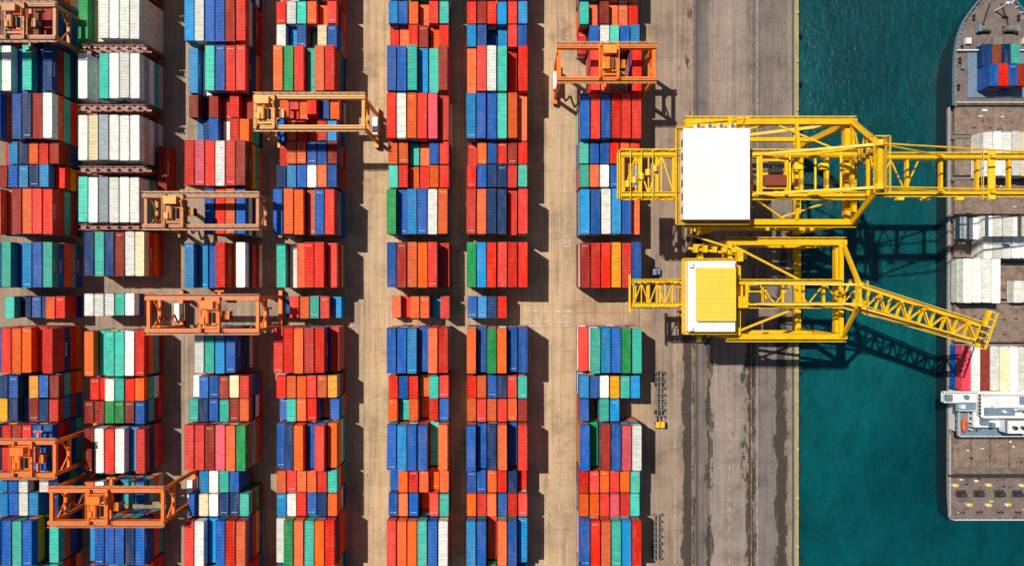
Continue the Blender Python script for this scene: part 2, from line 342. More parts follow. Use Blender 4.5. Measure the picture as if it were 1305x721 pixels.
# ------------------------------------------------------------------ rubber tyred gantries
def rtg(xa,xb,yc,tx,mat,mat2,name='rubber_tyred_gantry_crane',half=4.2,zt=20.5):
    e=empty(name,(0,0,0))
    b=MB()
    for sy in (-1,1):
        y=yc+sy*half
        b.box(xa-.6,xb+.6,y-.48,y+.48,zt-1.7,zt,0)
        for i in range(int((xb-xa)/2.5)): b.box(xa+i*2.5,xa+i*2.5+.12,y-.51,y+.51,zt-1.68,zt+.02,1)
        b.box(xa-.4,xb+.4,y-.07,y+.07,zt+.021,zt+.16,2)
        yo=y+sy*.9
        b.box(xa-.6,xb+.6,min(y+sy*.49,yo+sy*.2),max(y+sy*.49,yo+sy*.2),zt-.9,zt-.82,2)
        b.rail((xa-.6,yo+sy*.15,zt-.82),(xb+.6,yo+sy*.15,zt-.82),1,1.1,2.2,.12)
    b.obj('main_girders',[mat,mat2,M_grey],e)
    b=MB()
    for x in (xa,xb):
        for sy in (-1,1):
            y=yc+sy*half
            b.beam((x,y,1.9),(x,y,zt-1.7),.75,.9,0)
            b.beam((x,yc+sy*half*.95,zt-3.2),(x,yc+sy*.5,zt-6.4),.35,.35,0)
        b.box(x-.4,x+.4,yc-half+.4,yc+half-.4,zt-1.5,zt-.6,0)
        b.box(x-.38,x+.38,yc-half+.4,yc+half-.4,zt-7,zt-6.2,0)
        b.box(x-.55,x+.55,yc-half-1.8,yc+half+1.8,1.3,2.2,0)
        for sy in (-1,1):
            for k in (-1.0,1.0):
                y=yc+sy*(half+.2)+k
                b.cyl((x-.45,y,.8),(x+.45,y,.8),.8,16,1)
    s=1 if tx<(xa+xb)/2 else -1
    xe=xb if s>0 else xa
    b.box(xe-.7,xe+.7,yc-2.4,yc+2.4,2.25,4.6,2)
    for k in range(6):
        y0,y1=(yc-half+1,yc-half+3.6) if k%2 else (yc-half+3.6,yc-half+1)
        b.beam((xa+.7,y0,2.3+k*2.6),(xa+.7,y1,4.9+k*2.6),.6,.12,3)
    b.obj('legs_and_wheels',[mat,M_rub,M_white,M_rack],e)
    b=MB()
    for sx in (-1,1): b.box(tx+sx*2.3-.3,tx+sx*2.3+.3,yc-half-.4,yc+half+.4,zt+.17,zt+.8,0)
    for sy in (-1,0,1): b.box(tx-2.0,tx+2.0,yc+sy*(half-.9)-.25,yc+sy*(half-.9)+.25,zt+.2,zt+.72,0)
    b.box(tx-1.9,tx+1.9,yc-2.6,yc+1.2,zt+.73,zt+.85,0)
    b.cyl((tx-.2,yc-2.2,zt+1.4),(tx-.2,yc+.8,zt+1.4),.55,14,0); b.cyl((tx+1.1,yc-2.0,zt+1.2),(tx+1.1,yc+.6,zt+1.2),.4,12,2)
    b.box(tx-1.8,tx-.9,yc-2.2,yc-.6,zt+.86,zt+1.9,1); b.box(tx-1.5,tx+1.6,yc+1.6,yc+3.4,zt+.8,zt+2.7,0)
    b.box(tx-1.6,tx+1.7,yc+1.5,yc+3.5,zt+2.7,zt+2.82,1)
    b.rail((tx-2.5,yc-half,zt+.8),(tx-2.5,yc+half,zt+.8),1,1,1.6,.1); b.rail((tx+2.5,yc-half,zt+.8),(tx+2.5,yc+half,zt+.8),1,1,1.6,.1)
    b.box(tx+2.7,tx+4.4,yc-1.2,yc+.8,zt-3.2,zt-.9,4); b.box(tx+2.6,tx+4.5,yc-1.3,yc+.9,zt-.9,zt-.75,0)
    for sx in (-1.2,1.2):
        for sy in (-1.6,1.6): b.cyl((tx+sx,yc+sy,zt),(tx+sx,yc+sy,16.0),.05,5,2)
    b.box(tx-.5,tx+.5,yc-2.2,yc+2.2,15.4,16.0,0); b.box(tx-.35,tx+.35,yc-6,yc+6,14.9,15.3,0)
    for sy in (-1,1): b.box(tx-1.2,tx+1.2,yc+sy*6-.2,yc+sy*6+.2,14.8,15.3,0)
    b.obj('trolley',[mat,mat2,M_dark,M_grey,M_glass],e)
KF=(1-20.5/H)/4.4
Xr=lambda p:(p-652)*KF
Yr=lambda p:(360-p)*KF
rtg(12.4,37.0,Yr(79),Xr(775),M_or,M_or2)
rtg(-66.6,-38.8,Yr(142),Xr(338),M_or2,M_or2,half=3.9)
rtg(-95.6,-66.4,Yr(268),Xr(222),M_or3,M_or2,half=3.9)
rtg(-94.9,-66.4,Yr(400),Xr(268),M_or,M_or)
rtg(-144,-119.4,Yr(584),Xr(30),M_or,M_or)
rtg(-120.2,-91.2,Yr(645),Xr(126),M_or,M_or)
rtg(-144,-119.4,Yr(26),Xr(20),M_or3,M_or3)
# ------------------------------------------------------------------ ship-to-shore cranes
X0,X1=53.6,81.4
M_grate=paint('walkway_grating',lin(176,136,30),(.1,.08,.04,1),.6,.7)
def portal(e,Yc,hf,hp,mat,back,wide=1.5):
    b=MB()
    for x in (X0,X1):
        for s in (-1,1):
            y=Yc+s*hf
            b.beam((x,y,3.1),(x,y,hp),wide,wide,0)
            b.box(x-.7,x+.7,y-3.6,y+3.6,1.4,2.2,0)
            for k in (-2.7,-1.3,1.3,2.7): b.cyl((x-.25,y+k,.62),(x+.25,y+k,.62),.55,12,1)
            for k in (-2,2): b.box(x-.5,x+.5,y+k-1.2,y+k+1.2,.7,1.4,0)
        b.box(x-.8,x+.8,Yc-hf-1,Yc+hf+1,2.2,3.6,0)
        b.box(x-.85,x+.85,Yc-hf+.76,Yc+hf-.76,hp-1.6,hp+.1,0)
    for s in (-1,1):
        y=Yc+s*hf
        b.box(back,X1+1.2,y-.65,y+.65,hp+.11,hp+1.9,0)
        b.box(X0+.76,X1-.76,y-.5,y+.5,13,14.4,0)
        b.beam((X0+.7,y,14.4),(X1-.7,y,hp-.4),.7,.7,0)
        b.beam((X0+.7,y,14.6),(X0+9,y,hp),.5,.5,0)
        yo=y+s*1.25
        b.box(back,X1+1,min(y+s*.66,yo),max(y+s*.66,yo),hp+.6,hp+.68,3)
        b.rail((back,yo,hp+.7),(X1+1,yo,hp+.7),2,1.1,2,.11)
    for k in range(10):
        a,c=(X0-3.6,X0-1) if k%2 else (X0-1,X0-3.6)
        if 6.5+k*2.9>hp: break
        b.beam((a,Yc-hf,3.6+k*2.9),(c,Yc-hf,6.5+k*2.9),.14,.9,2)
        b.box(c-.5,c+.5,Yc-hf-.6,Yc-hf+.6,6.45+k*2.9,6.53+k*2.9,2)
    b.obj('portal_frame',[mat,M_rub,M_yel2,M_grate],e)
def boxgirder(b,Yg,hw,xa,xb,z,w=1.3,d=2.0,wk=.75):
    for s in (-1,1):
        y=Yg+s*hw
        b.box(xa,xb,y-w/2,y+w/2,z,z+d,0)
        for i in range(int((xb-xa)/3)): b.box(xa+i*3+.2,xa+i*3+.34,y-w/2-.05,y+w/2+.05,z-.02,z+d+.03,0)
        yo=y+s*(w/2+wk)
        b.box(xa,xb,min(y+s*w/2,yo),max(y+s*w/2,yo),z+d-.9,z+d-.82,3)
        b.rail((xa,yo,z+d-.82),(xb,yo,z+d-.82),1,1.1,2,.11)
        b.box(xa,xb,y-s*.3-.06,y-s*.3+.06,z+d+.031,z+d+.16,2)
GM=[M_yel,M_yel2,M_dark,M_grate]
e=empty('ship_to_shore_crane'); Yc,hf,hp=26.6,12.0,33.0; Yb,hb=25.4,4.6
portal(e,Yc,hf,hp,M_yel,41.5)
b=MB()
boxgirder(b,Yb,hb,25.5,84.6,36.3,1.1)
for x in (26,30,34,38,56,62,68,74,80,84): b.box(x-.35,x+.35,Yb-hb+.56,Yb+hb-.56,36.8,38.0,0)
b.zig((26,Yb-hb,38),(38,Yb-hb,38),(26,Yb+hb,38),(38,Yb+hb,38),4,.3,0)
for x in (41.5,X0,68,X1): 
    for s in (-1,1): b.beam((x,Yb+s*hb,36.3),(x,Yc+s*(hf-.5),34.9),.7,.8,0)
    if x!=68: b.box(x-.5,x+.5,Yc-hf,Yc+hf,34.92,36.0,0)
b.box(25,29,Yb-5.4,Yb+5.4,35.2,35.3,3); b.rail((25,Yb-5.4,35.3),(25,Yb+5.4,35.3),1,1.2,1.2,.12)
for i in range(5): b.cyl((27+i*1.6,Yb-3+i*.9,38.6),(27+i*1.6,Yb-1.6+i*.9,38.6),.7,12,0)
for k in range(4): b.rail((25+2.6*k,Yb-5.6,38.3),(25+2.6*k,Yb+5.6,38.3),1,.9,1.8,.12)
b.zig((25.5,Yb-5.6,39.2),(38,Yb-5.6,39.2),(25.5,Yb-5.6,36.2),(38,Yb-5.6,36.2),6,.25,0)
b.zig((25.5,Yb+5.6,39.2),(38,Yb+5.6,39.2),(25.5,Yb+5.6,36.2),(38,Yb+5.6,36.2),6,.25,0)
for k in range(3): b.box(55,84,Yb-2.2+k*.5,Yb-2.08+k*.5,38.1,38.2,2)
for x in (57.5,65,71,77): b.box(x-.2,x+.2,Yb-hb-.6,Yb+hb+.6,38.17,38.5,1)
for x in (67,73,78.5): b.box(x-.9,x+.9,Yb+1.2,Yb+2.6,37.2,38.6,1)
b.beam((64,Yc+hf-1,34.5),(80,Yb+hb,37),.4,.4,0); b.beam((64,Yc-hf+1,34.5),(80,Yb-hb,37),.4,.4,0)
b.beam((56,Yb-hb,37),(66,Yc-hf,34.6),.4,.4,0)
b.obj('bridge_girder',GM,e)
b=MB()
boxgirder(b,Yb,hb-.5,85.2,152,36.3,.95,1.7,.6)
for i,x in enumerate((86,93,101,109.5,117,126,134,143,151.5)): b.box(x-.3,x+.3,Yb-hb+.99,Yb+hb-.99,36.7,37.7,0)
b.box(111.4,113.0,Yb-hb-1.2,Yb+hb+1.2,38.2,38.6,1); b.rail((110.2,Yb-hb-1.2,37.4),(110.2,Yb+hb+1.2,37.4),1,1.2,1.4,.12)
for s in (-1,1):
    for x in (100,112,136): b.box(x-.5,x+.5,Yb+s*(hb-.5)-.4,Yb+s*(hb-.5)+.4,38.02,39.6,0)
b.zig((86,Yb-hb+.9,37),(96,Yb-hb+.9,37),(86,Yb+hb-.9,37),(96,Yb+hb-.9,37),3,.28,0,False)
for x in (91,97,105,122,129): b.box(x-.8,x+.8,Yb-hb-1.4,Yb-hb-.7,37.1,38.4,1)
b.obj('boom',GM,e)
b=MB()
ax,az=78.2,53.0; yt,ybm=29.6,20.4
for s,ya in ((1,yt),(-1,ybm)):
    b.beam((X1,Yc+s*hf,hp+1.9),(ax,ya,az),1.0,1.0,0)
    b.beam((X1-12,Yb+s*hb,38.3),(ax,ya,az),.7,.7,0)
    b.beam((X0+3,Yb+s*hb,38.4),(ax,ya,az-.5),.5,.5,0)
    b.beam((84,Yb+s*hb,38.3),(ax,ya,az),.6,.6,0)
    b.beam((ax,ya,az),(100,Yb+s*(hb-.5),39.4),.28,.5,0); b.beam((ax,ya,az+.4),(136,Yb+s*(hb-.5),39.4),.28,.5,0)
    b.cyl((ax-.4,ya-.6,az+1),(ax-.4,ya+.6,az+1),.9,12,0)
for z,w in ((az,.9),(az-7,.6)):
    t=(az-z)/18; b.beam((ax+t*3,ybm-t*5,z),(ax+t*3,yt+t*6,z),w,w,0)
b.box(ax+.6,ax+1.7,ybm-1.5,yt+1.5,az-.1,0+az,3)
for x in (ax-1.5,ax+1.8): b.rail((x,ybm-1.5,az),(x,yt+1.5,az),1,1.1,1.5,.11)
for y in (ybm-1.5,yt+1.5): b.rail((ax-1.5,y,az),(ax+1.8,y,az),1,1.1,1.5,.11)
for k in range(8):
    a,c=(yt,yt-3) if k%2 else (yt-3,yt)
    b.beam((79.3,a,38+k*1.8),(79.3,c,39.8+k*1.8),.7,.12,3)
b.zig((X1,Yc+hf,35),(ax,yt,az),(X1-1,Yb+hb,38),(ax,ybm+3,az),4,.3,0,False)
b.obj('apex_frame',GM,e)
b=MB()
b.box(39.4,54.2,14.7,35.2,38.4,41.9,0); b.box(39.2,54.4,14.5,35.4,41.9,42.05,0)
for i in range(1,8): b.box(39.2+i*1.9,39.28+i*1.9,14.6,35.3,42.05,42.11,0)
b.box(38.2,55.3,13.6,36.3,38.1,38.35,3)
for p,q in (((38.2,13.6),(38.2,36.3)),((55.3,13.6),(55.3,36.3)),((38.2,36.3),(55.3,36.3)),((38.2,13.6),(55.3,13.6))):
    b.rail((p[0],p[1],38.35),(q[0],q[1],38.35),1,1.1,1.8,.12)
for i in range(4): b.box(42+i*2.6,43.3+i*2.6,35.5,36.3,40.2,41.9,0); b.cyl((42.65+i*2.6,35.95,41.9),(42.65+i*2.6,35.95,42.2),.45,12,2)
b.box(40.5,53,36.4,37.6,38.2,39.6,1); b.beam((41,37,39.6),(54,38,40.6),.3,.3,1)
for x in (50,52,54): b.box(x,x+.9,36.6,38.4,38.4,40.4,1)
for i in range(6): b.box(39.33,39.4,16+i*3.1,17.6+i*3.1,39.4,41,2)
for s in (16,25,34):
    for x in (41,53): b.box(x-.4,x+.4,s-.4,s+.4,35,38.1,1)
b.obj('machinery_house',[M_white,M_yel,M_grey,M_grate],e)
b=MB(); tx=61
for sx in (-3,3): b.box(tx+sx-.35,tx+sx+.35,Yb-hb-.3,Yb+hb+.3,38.5,39.2,0)
for sy in (-3.2,0,3.2): b.box(tx-2.64,tx+2.64,Yb+sy-.3,Yb+sy+.3,38.5,39.1,0)
b.box(tx-2.4,tx+2.4,Yb-2.8,Yb-.4,39.12,40.4,3); b.cyl((tx-1.5,Yb+.5,40),(tx+1.5,Yb+.5,40),.7,14,1); b.cyl((tx-1.5,Yb+2.2,39.9),(tx+1.5,Yb+2.2,39.9),.6,14,1)
b.box(tx+3.5,tx+6,Yb-1.4,Yb+1.4,33,35.6,2); b.box(tx+3.4,tx+6.1,Yb-1.5,Yb+1.5,35.6,35.75,0)
for sx in (-1.5,1.5):
    for sy in (-2,2): b.cyl((tx+sx,Yb+sy,38.5),(tx+sx,Yb+sy,24),.06,5,1)
b.box(tx-.6,tx+.6,Yb-3,Yb+3,23,24,0); b.box(tx-.4,tx+.4,Yb-6,Yb+6,22.4,22.9,0)
for sy in (-1,1): b.box(tx-1.2,tx+1.2,Yb+sy*6-.25,Yb+sy*6+.25,22.3,22.9,0)
b.obj('trolley_and_spreader',[M_yel,M_dark,M_glass,M_rack],e)
# ---------- crane 2 (smaller, boom part raised)
e=empty('ship_to_shore_crane'); Yc,hf,hp=-1.6,11.6,28.0; Yb,hb=-2.6,2.5
portal(e,Yc,hf,hp,M_yel,53,1.1)
b=MB(); boxgirder(b,Yb,hb,29,80.5,30.6,.8,1.5,.6)
for x in (30,33,36,39,56,61,66,71,76,80): b.box(x-.25,x+.25,Yb-hb+.41,Yb+hb-.41,31,31.9,0)
b.zig((56,Yb-hb,32),(80,Yb-hb,32),(56,Yb+hb,32),(80,Yb+hb,32),6,.28,0,False)
b.zig((29.5,Yb-hb,32.3),(39,Yb-hb,32.3),(29.5,Yb+hb,32.3),(39,Yb+hb,32.3),5,.25,0)
for s in (-1,1): b.zig((29,Yb+s*3.0,34.2),(40,Yb+s*3.0,34.2),(29,Yb+s*3.0,31),(40,Yb+s*3.0,31),5,.22,0); b.beam((29,Yb+s*3.0,34.2),(40,Yb+s*3.0,34.2),.3,.3,0)
b.rail((28.6,Yb-4.6,32),(28.6,Yb+4.6,32),1,1.1,1.2,.12); b.box(28.4,28.9,Yb-4.6,Yb+4.6,31.6,32,0)
for x in (X0,X1-.5): b.box(x-.5,x+.5,Yc-hf,Yc+hf,29.91,30.55,0)
b.beam((X0+1,Yc+hf-1,30.3),(72,Yb+hb,31),.5,.5,0); b.beam((X0+1,Yc-hf+1,30.3),(72,Yb-hb,31),.5,.5,0)
b.obj('bridge_girder',GM,e)
b=MB()
h0=Vector((81.2,Yb,31.4)); tp=Vector((107.2,-11.6,40.5)); d=(tp-h0); side=Vector((-d.y,d.x,0)).normalized(); up=side.cross(d.normalized()).normalized()
if up.z<0: up=-up
dn=d.normalized(); A=[]
for s in (-1,1):
    lo0=h0+side*s*hb; lo1=tp+side*s*1.7; A.append((lo0,lo1))
    b.beam(lo0,lo1,.65,1.0,0)
    u0=h0+side*s*hb+up*2.4; u1=tp+side*s*1.7+up*1.2
    b.beam(u0,u1,.4,.4,0); b.zig(lo0,lo1,u0,u1,12,.26,0)
    w0=lo0+side*s*.8; w1=lo1+side*s*.8
    b.beam(w0,w1,.6,.08,3); b.rail(w0+side*s*.3,w1+side*s*.3,1,1.1,2,.11)
    A.append((u0,u1))
b.zig(A[0][0],A[0][1],A[2][0],A[2][1],12,.28,0); b.zig(A[1][0],A[1][1],A[3][0],A[3][1],12,.26,0)
e1=tp+dn*1.0
b.beam(e1-side*3.0,e1+side*5.8,.9,.8,0); b.beam(e1-side*3.0+dn*1.6,e1+side*5.8+dn*1.6,.25,.25,1)
for k in range(6): b.beam(e1+side*(-3+k*1.76),e1+side*(-3+k*1.76)+dn*1.6,.2,.2,1)
b.rail(e1-side*3.0+dn*1.2,e1+side*5.8+dn*1.2,1,1.2,1.2,.12)
for s in (-1.5,0,1.5): b.cyl(e1+side*s+up*.8-side*.4,e1+side*s+up*.8+side*.4,.7,12,2)
b.obj('boom',GM,e)
b=MB(); ax,az=79.5,42.0
for s in (-1,1):
    b.beam((X1,Yc+s*hf,hp+1.9),(ax,Yb+s*2.2,az),.8,.8,0); b.beam((X0+4,Yb+s*hb,32.3),(ax,Yb+s*2.2,az),.4,.4,0)
    b.beam((X1-9,Yb+s*hb,32.3),(ax,Yb+s*2.2,az),.5,.5,0)
    b.beam((ax,Yb+s*2.2,az),tuple(h0.lerp(tp,.62)+side*s*2.2+up*2),.2,.3,0)
    b.beam((ax,Yb+s*2.2,az),tuple(h0.lerp(tp,.95)+side*s*2.0+up*1.4),.2,.3,0)
    b.cyl((ax,Yb+s*2.2-.5,az+.6),(ax,Yb+s*2.2+.5,az+.6),.7,12,0)
b.beam((ax,Yb-2.6,az),(ax,Yb+2.6,az),.7,.7,0)
for x in (ax-1.3,ax+1.3): b.rail((x,Yb-3.0,az+.3),(x,Yb+3.0,az+.3),1,1.1,1.3,.11)
b.obj('apex_frame',GM,e)
b=MB()
b.box(42,53.2,-11.6,5.2,32.6,35.4,0); b.box(43.8,53,-9.0,3.6,35.4,36.6,1)
for i in range(1,12): b.box(43.8,53,-9+i*1.05,-8.9+i*1.05,36.6,36.7,1)
b.box(41.2,54,-12.3,5.9,32.3,32.55,2)
for p,q in (((41.2,-12.3),(41.2,5.9)),((54,-12.3),(54,5.9)),((41.2,5.9),(54,5.9)),((41.2,-12.3),(54,-12.3))):
    b.rail((p[0],p[1],32.55),(q[0],q[1],32.55),2,1.1,1.6,.12)
for p in ((42.6,-10.8),(42.6,4.2)): b.box(p[0]-.4,p[0]+.4,p[1]-.5,p[1]+.5,35.4,36.3,0)
b.box(44,52,-11.1,-9.8,35.4,35.6,0)
b.box(54.2,56,-12.8,4.5,30.8,30.95,2); b.box(54.3,55.6,5.2,8,32,34,2); b.box(54.6,57,-6,-3.2,31,33.4,2)
b.beam((43,8.5,31.5),(55,7,31.5),.5,.6,2); b.beam((43,12,30.5),(55,8,32),.4,.5,2)
for k in range(5): b.box(44+k*2.3,45+k*2.3,7.4,9.4-k*.3,31.6,33,2)
for s in (-10,-2.6,4):
    for x in (43.4,52): b.box(x-.35,x+.35,s-.35,s+.35,29.95,32.3,2)
b.obj('machinery_house',[M_white,M_roofy,M_yel,M_grey],e)
b=MB(); tx=58.5
b.box(tx-2,tx+2,Yb-2.8,Yb+2.8,32.4,32.9,0); b.box(tx-1.3,tx+1.3,Yb-2,Yb+.4,32.9,34,1); b.cyl((tx-1.2,Yb+1.5,33.5),(tx+1.2,Yb+1.5,33.5),.55,12,1)
b.box(tx+2.2,tx+4.2,Yb-1.2,Yb+1.2,27.4,29.8,2); b.box(tx+2.1,tx+4.3,Yb-1.3,Yb+1.3,29.8,29.95,0)
for sx in (-1.2,1.2):
    for sy in (-1.8,1.8): b.cyl((tx+sx,Yb+sy,32.4),(tx+sx,Yb+sy,20),.06,5,1)
b.box(tx-.4,tx+.4,Yb-6,Yb+6,19.2,20,0)
b.obj('trolley_and_spreader',[M_yel,M_dark,M_glass],e)
# ------------------------------------------------------------------ cargo ship
M_hull=paint('hull_paint',lin(14,46,58),(.02,.02,.02,1),.5,.4)
M_deck=paint('deck_paint',lin(124,112,108),lin(96,58,44),.8,.7,.35,speck=.65)
M_hatch=paint('hatch_paint',lin(142,124,112),lin(88,58,48),.85,.7,.45,speck=.62)
M_sup=paint('ship_white',(.78,.80,.82,1),(.45,.38,.30,1),.45,.5,.4,speck=.85)
M_lb=paint('lifeboat_orange',lin(235,95,30),amt=.2)
M_bl=paint('deck_blue_grey',lin(110,135,158),amt=.4)
ship=empty('cargo_ship'); CX=136.0
prof=[(-67.6,10.8),(-66.8,11.6),(-60,12),(-30,12),(0,12),(30,12),(50,12),(60,12),(65,11.7),(69,11),(73,9.5),(76,7.6),(79,5.2),(81,3.6),(83,1.8),(84,.3)]
b=MB()
def ring(z,k,tip):
    L=[]
    for y,w in prof:
        yy=y if y<55 else 55+(y-55)*tip
        ww=w*(k if y<60 else k*(1-(1-tip)*(y-60)/26))
        L.append((CX-ww,yy,z))
    Rr=[(2*CX-x,y,z) for x,y,z in reversed(L)]
    return L+Rr
rings=[ring(-8,.9,.72),ring(WZ-.1,.97,.84),ring(3,1,.94)]
n=len(rings[0]); base=len(b.v)
for r_ in rings: b.v+=r_
for k in range(2):
    for i in range(n):
        j=(i+1)%n; b.f.append((base+k*n+i,base+k*n+j,base+(k+1)*n+j,base+(k+1)*n+i)[::-1]); b.m.append(0)
b.f.append(tuple(base+2*n+i for i in range(n))[::-1]); b.m.append(1)
fp=[(y,w) for y,w in prof if y>=50]
Lf=[(CX-w,y) for y,w in fp]; Rf=[(2*CX-x,y) for x,y in reversed(Lf)]; poly=Lf+Rf
def prism(poly,z0,z1,ms,mt):
    bb=len(b.v); nn=len(poly)
    for x,y in poly: b.v.append((x,y,z0)); b.v.append((x,y,z1))
    for i in range(nn):
        j=(i+1)%nn; b.f.append((bb+2*i,bb+2*i+1,bb+2*j+1,bb+2*j)); b.m.append(ms)
    b.f.append(tuple(bb+2*i+1 for i in range(nn))[::-1]); b.m.append(mt)
prism(poly,3.004,5.6,0,1)
for i in range(len(poly)-1):
    p,q=poly[i],poly[i+1]
    if abs(p[1]-50)<.1 and abs(q[1]-50)<.1: continue
    b.beam((p[0],p[1],6.2),(q[0],q[1],6.2),.22,1.2,2)
    L=math.dist(p,q); m_=max(1,int(L/1.3))
    for k in range(m_):
        x=p[0]+(q[0]-p[0])*k/m_; y=p[1]+(q[1]-p[1])*k/m_; dx=CX-x; s=1 if dx>0 else -1
        if abs(dx)>1.2: b.beam((x,y,6.1),(x+s*.9,y-.15,5.7),.14,.5,3)
b.obj('hull',[M_hull,M_deck,M_bl,M_sup],ship)
b=MB()
for s in (-1,1):
    x=CX+s*3.6
    b.box(x-1.6,x+1.6,70,72.2,5.62,5.9,2); b.cyl((x-1.5,71.1,6.7),(x+1.5,71.1,6.7),.8,14,0); b.box(x+s*1.7-.4,x+s*1.7+.4,70.2,72,5.9,7.4,3)
    b.beam((x,72.4,5.8),(CX+s*1.6,78.5,5.8),.35,.3,2)
    for y,xx in ((66,9.6),(62.5,10.2),(74.5,6.3),(55,10.6)):
        for k in (-.5,.5): b.cyl((CX+s*xx,y+k,5.6),(CX+s*xx,y+k,6.5),.3,10,2)
    b.box(CX+s*8-.7,CX+s*8+.7,67,68.6,5.62,6.6,1); b.box(CX+s*9.4-.4,CX+s*9.4+.4,60,61.4,5.62,6.4,3)
b.cyl((CX,76.5,5.6),(CX,76.5,13),.28,10,1,.15); b.box(CX-.9,CX+.9,76.2,76.8,11,11.3,1)
b.box(CX-1.3,CX+1.3,66.6,68.8,5.62,6.8,0); b.cyl((CX-5,66.5,5.62),(CX-5,66.5,6.6),.6,12,3); b.cyl((CX+5,66.5,5.62),(CX+5,66.5,6.6),.6,12,3)
b.box(CX-11.4,CX+11.4,65,65.3,5.62,6.7,1); b.box(CX-8,CX+8,52,64.6,5.61,6.0,3)
b.rail((CX-11.5,50.6,5.62),(CX+11.5,50.6,5.62),1,1.1,1.8,.1)
for s in (-1,1):
    b.rail((CX+s*11.8,-29,3),(CX+s*11.8,50,3),1,1.1,2,.1); b.rail((CX+s*11.6,-66,3),(CX+s*11.6,-43,3),1,1.1,2,.1)
b.rail((CX-10.5,-67.2,3),(CX+10.5,-67.2,3),1,1.1,2,.12)
b.obj('deck_gear',[M_grey,M_sup,M_dark,M_bl],ship)
Ys=lambda p:(360-p)/4.5
b=MB()
hatches=[(128,172),(176,224),(229,276),(281,328),(333,381),(386,436),(441,490)]
for a,c in hatches:
    y1,y0=Ys(a),Ys(c)
    b.box(CX-10.4,CX+10.4,y0,y1,3.004,4.2,1)
    b.box(CX-10.8,CX-.06,y0+.15,y1-.15,4.2,4.7,0); b.box(CX+.06,CX+10.8,y0+.15,y1-.15,4.2,4.7,0)
    for k in range(9):
        x=CX-10.6+k*2.65
        for yy in (y0+.5,(y0+y1)/2,y1-.5): b.box(x-.18,x+.18,yy-.18,yy+.18,4.7,4.86,2)
    b.box(CX-10.8,CX+10.8,(y0+y1)/2-.06,(y0+y1)/2+.06,4.704,4.74,2)
    for k in range(12): xx=random.uniform(-9.5,9); yv=random.uniform(y0+1,y1-1); b.box(CX+xx,CX+xx+random.uniform(.3,1.5),yv,yv+random.uniform(.2,.6),4.7,4.95,random.choice((2,2,3,4)))
    b.box(CX-11.7,CX+11.7,y1+.1,y1+.75,5.0,5.1,2)
    for k in range(10): b.box(CX-11.6+k*2.57,CX-11.4+k*2.57,y1+.3,y1+.5,3,5,2)
b.obj('hatch_covers',[M_hatch,M_deck,M_grey,M_sup,M_rack],ship)
def shiprow(p,s,L,tiers,z0=4.87,x0=CX-11.6,pit=2.6):
    for i,c in enumerate(s):
        if c=='.': continue
        for k in range(tiers): put(x0+pit*(i+.5),Ys(p),z0+k*2.6,L,c if k==tiers-1 else random.choice('WRBg'))
for i,(c,c2) in enumerate((('N','B'),('K','R'),('N','B'),('t','r'))):
    put(CX-4.2+i*2.6,Ys(76),6.02,6.06,c); put(CX-4.2+i*2.6,Ys(104),6.02,6.06,c2)
    put(CX-4.2+i*2.6,Ys(104),8.62,6.06,c2)
shiprow(200,'..WWWWcWW',12.19,2)
for i in range(8): put(CX-10+i*2.6,Ys(291),4.87,6.06,'gWWWbWWW'[i])
for i in range(6): put(CX-5+i*2.6,Ys(316),4.87,6.06,'WWWWcW'[i]); put(CX-5+i*2.6,Ys(291),7.47,6.06,'WWWWcW'[i]); put(CX-5+i*2.6,Ys(316),7.47,6.06,'WWWWWW'[i])
shiprow(357,'WWWW.....',12.19,2,x0=CX-12); put(CX+5,Ys(371),4.87,6.06,'W');put(CX+7.6,Ys(371),4.87,6.06,'W')
shiprow(466,'PWrWcWWKW',12.19,2,x0=CX-12.3)
b=MB()
b.box(CX-11.4,CX+11.4,-41.6,-30.2,3.004,8.2,0)
b.box(CX-12.6,CX+12.6,-42.4,-29.8,8.2,8.4,1)
b.box(CX-9.5,CX+9.5,-39.5,-30.5,8.4,10.8,0)
b.box(CX-18.5,CX+18.5,-32.6,-29.6,10.8,11.0,0)
b.box(CX-14.5,CX+14.5,-34.8,-32.6,10.8,11.0,1)
b.box(CX-9,CX+9,-36,-30.2,11.0,13.4,0); b.box(CX-9.3,CX+9.3,-36.3,-29.9,13.4,13.55,0)
b.box(CX-8.6,CX-.2,-35.8,-33.6,13.552,13.6,1); b.box(CX+1,CX+8.4,-32.8,-30.6,13.552,13.6,1)
b.rail((CX-9.2,-36.2,13.55),(CX+9.2,-36.2,13.55),0,1.1,1.3,.12); b.rail((CX-9.2,-30,13.55),(CX+9.2,-30,13.55),0,1.1,1.3,.12)
for i in range(12): b.box(CX-8.6+i*1.45,CX-7.5+i*1.45,-30.22,-30.15,12,13,2)
for i in range(6): b.box(CX-9.06,CX-8.98,-35.7+i*.95,-35+i*.95,12,13,2); b.box(CX-9.56,CX-9.48,-39+i*1.4,-38.3+i*1.4,9.2,10,2); b.box(CX-11.46,CX-11.38,-41+i*1.8,-40.4+i*1.8,5.8,6.6,2)
for i in range(14): b.box(CX-10.6+i*1.55,CX-10+i*1.55,-30.22,-30.14,6,6.8,2); b.box(CX-10.6+i*1.55,CX-10+i*1.55,-41.66,-41.58,6,6.8,2)
